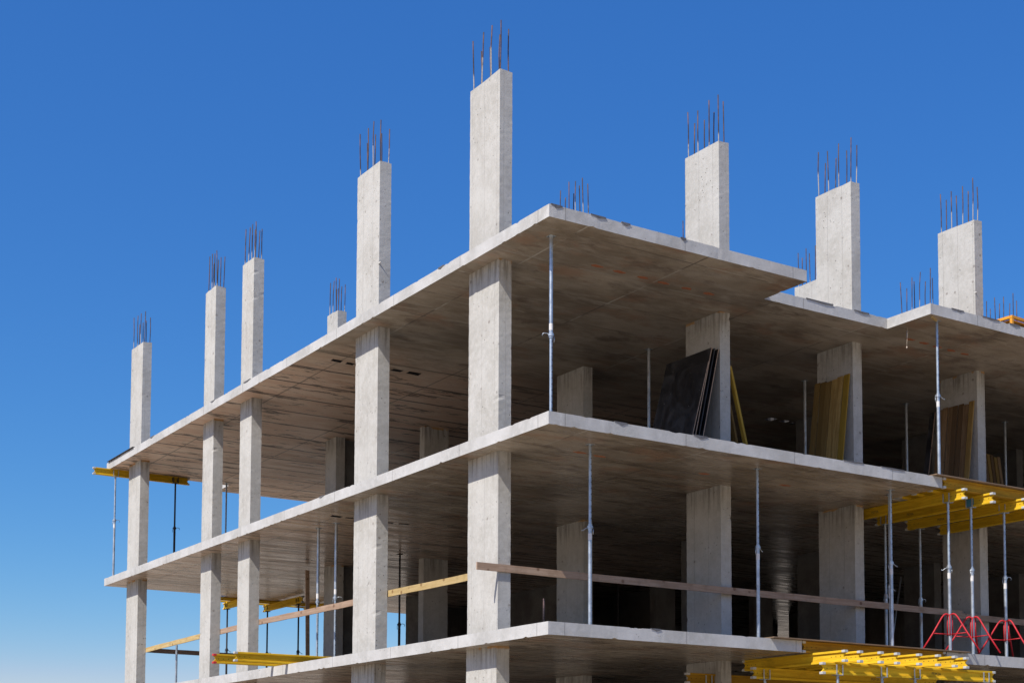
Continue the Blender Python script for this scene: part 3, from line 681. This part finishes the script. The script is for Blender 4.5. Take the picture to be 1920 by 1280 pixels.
# steel odds and ends
bm = bmesh.new(); tube(bm, [(0, 0, 0), (.42, .1, .9)], .022, 8); tube(bm, [(.12, 0, 0), (.5, .12, .86)], .014, 8)
o = link('steel_bar', bm, M['dark'], smooth=True); o.location = (2.9, 9.9, ZB+.02); o.rotation_euler = (0, 0, R(200)); tag(o, 'dark steel bars leaning beyond the second left facade column', 'bar')
for i in range(6):
    bm = bmesh.new(); h = rnd.uniform(.45, .95); tube(bm, [(0, 0, 0), (rnd.uniform(.05, .3), rnd.uniform(-.1, .1), h)], .022, 8); box(bm, -.05, .05, -.06, .06, h-.12, h-.05)
    o = link('steel_clamp', bm, M['dark']); o.location = (3.0+.1*i, 14.7+.08*(i % 3), ZB+.01); o.rotation_euler = (rnd.uniform(-.1, .1), rnd.uniform(-.1, .1), rnd.uniform(0, 6))
    tag(o, ['leftmost', 'second', 'third', 'fourth', 'fifth', 'rightmost'][i]+' dark clamp in the jumble at the foot of the inner column', 'clamp', 'steel clamps piled by the inner column')
for i in range(2):
    bm = bmesh.new(); tube(bm, [(0, 0, -.02), (.004, 0, .42-.03*i)], .011, 8); o = link('rusty_rod', bm, M['rebar'], smooth=True); o.location = (.245+.03*i, .5+.03*i, ZC)
    tag(o, ['left', 'right'][i]+' short rusty rod standing at the lower slab corner', 'rod', 'rusty rods at the lower corner')
bm = bmesh.new(); tube(bm, [(0, 0, 0), (0, 0, -.06), (-.01, 0, -.1), (-.025, .0, -.3), (-.035, 0, -.43)], .004, 6); tube(bm, [(-.005, 0, -.08), (-.02, .0, -.23)], .016, 6); tube(bm, [(-.03, 0, -.40), (-.033, 0, -.44)], .014, 6)
o = link('hanging_cord', bm, M['rope'], smooth=True); o.location = (8.93, .8, ZA-T); tag(o, 'pale cord with a scrap dangling under the upper slab beside the right prop', 'cord')
bm = bmesh.new(); box(bm, -.14, .14, -.02, .02, -.03, 0); o = link('timber_scrap', bm, M['pine2']); o.location = (8.95, .16, ZA-T-.002); o.rotation_euler = (0, 0, R(25)); tag(o, 'tiny pale scrap stuck under the upper slab corner above the right prop', 'scrap')
bm = bmesh.new(); box(bm, -.16, .16, 0, 2.2, 0, .02); o = link('edge_plank', bevel(bm, .002), M['dark']); o.location = (.12, 20.1, ZA+.02); o.rotation_euler = (0, R(-6), 0); tag(o, 'thin dark strip lying on the far left edge of the top slab', 'plank')
# orange frame on the roof at the right
t = thing('orange_frame', 'orange lacquered box frame on top of the slab at the right edge', 'frame', (11.40, .32, ZA+.004), (0, 0, R(4)))
for (a, b_, nm) in (((0, 0, 0), (0, 0, .3), 'post'), ((0, 1., 0), (0, 1., .3), 'post'), ((1.6, 0, 0), (1.6, 0, .3), 'post')):
    bm = bmesh.new(); box(bm, a[0]-.03, a[0]+.03, a[1]-.03, a[1]+.03, 0, .26); link(nm, bevel(bm, .003), M['orange'], t)
for (x0, x1, y0, y1) in ((-.03, 1.63, -.03, .03), (-.03, .03, .033, .967), (-.03, 1.63, .97, 1.03)):
    bm = bmesh.new(); box(bm, x0, x1, y0, y1, .263, .32); link('rail', bevel(bm, .003), M['orange'], t)
bm = bmesh.new(); box(bm, .04, 1.56, .04, .96, .23, .26); link('panel', bm, M['orange'], t)
# leaning push-pull strut behind the tripods
bm = bmesh.new(); tube(bm, [(0, 0, 0), (.75, .25, 2.3)], .02, 8); o = link('slanting_strut', bm, M['steel'], smooth=True); o.location = (12.3, 4.6, ZC); tag(o, 'slanting dark strut in the shade behind the left red tripod', 'strut')
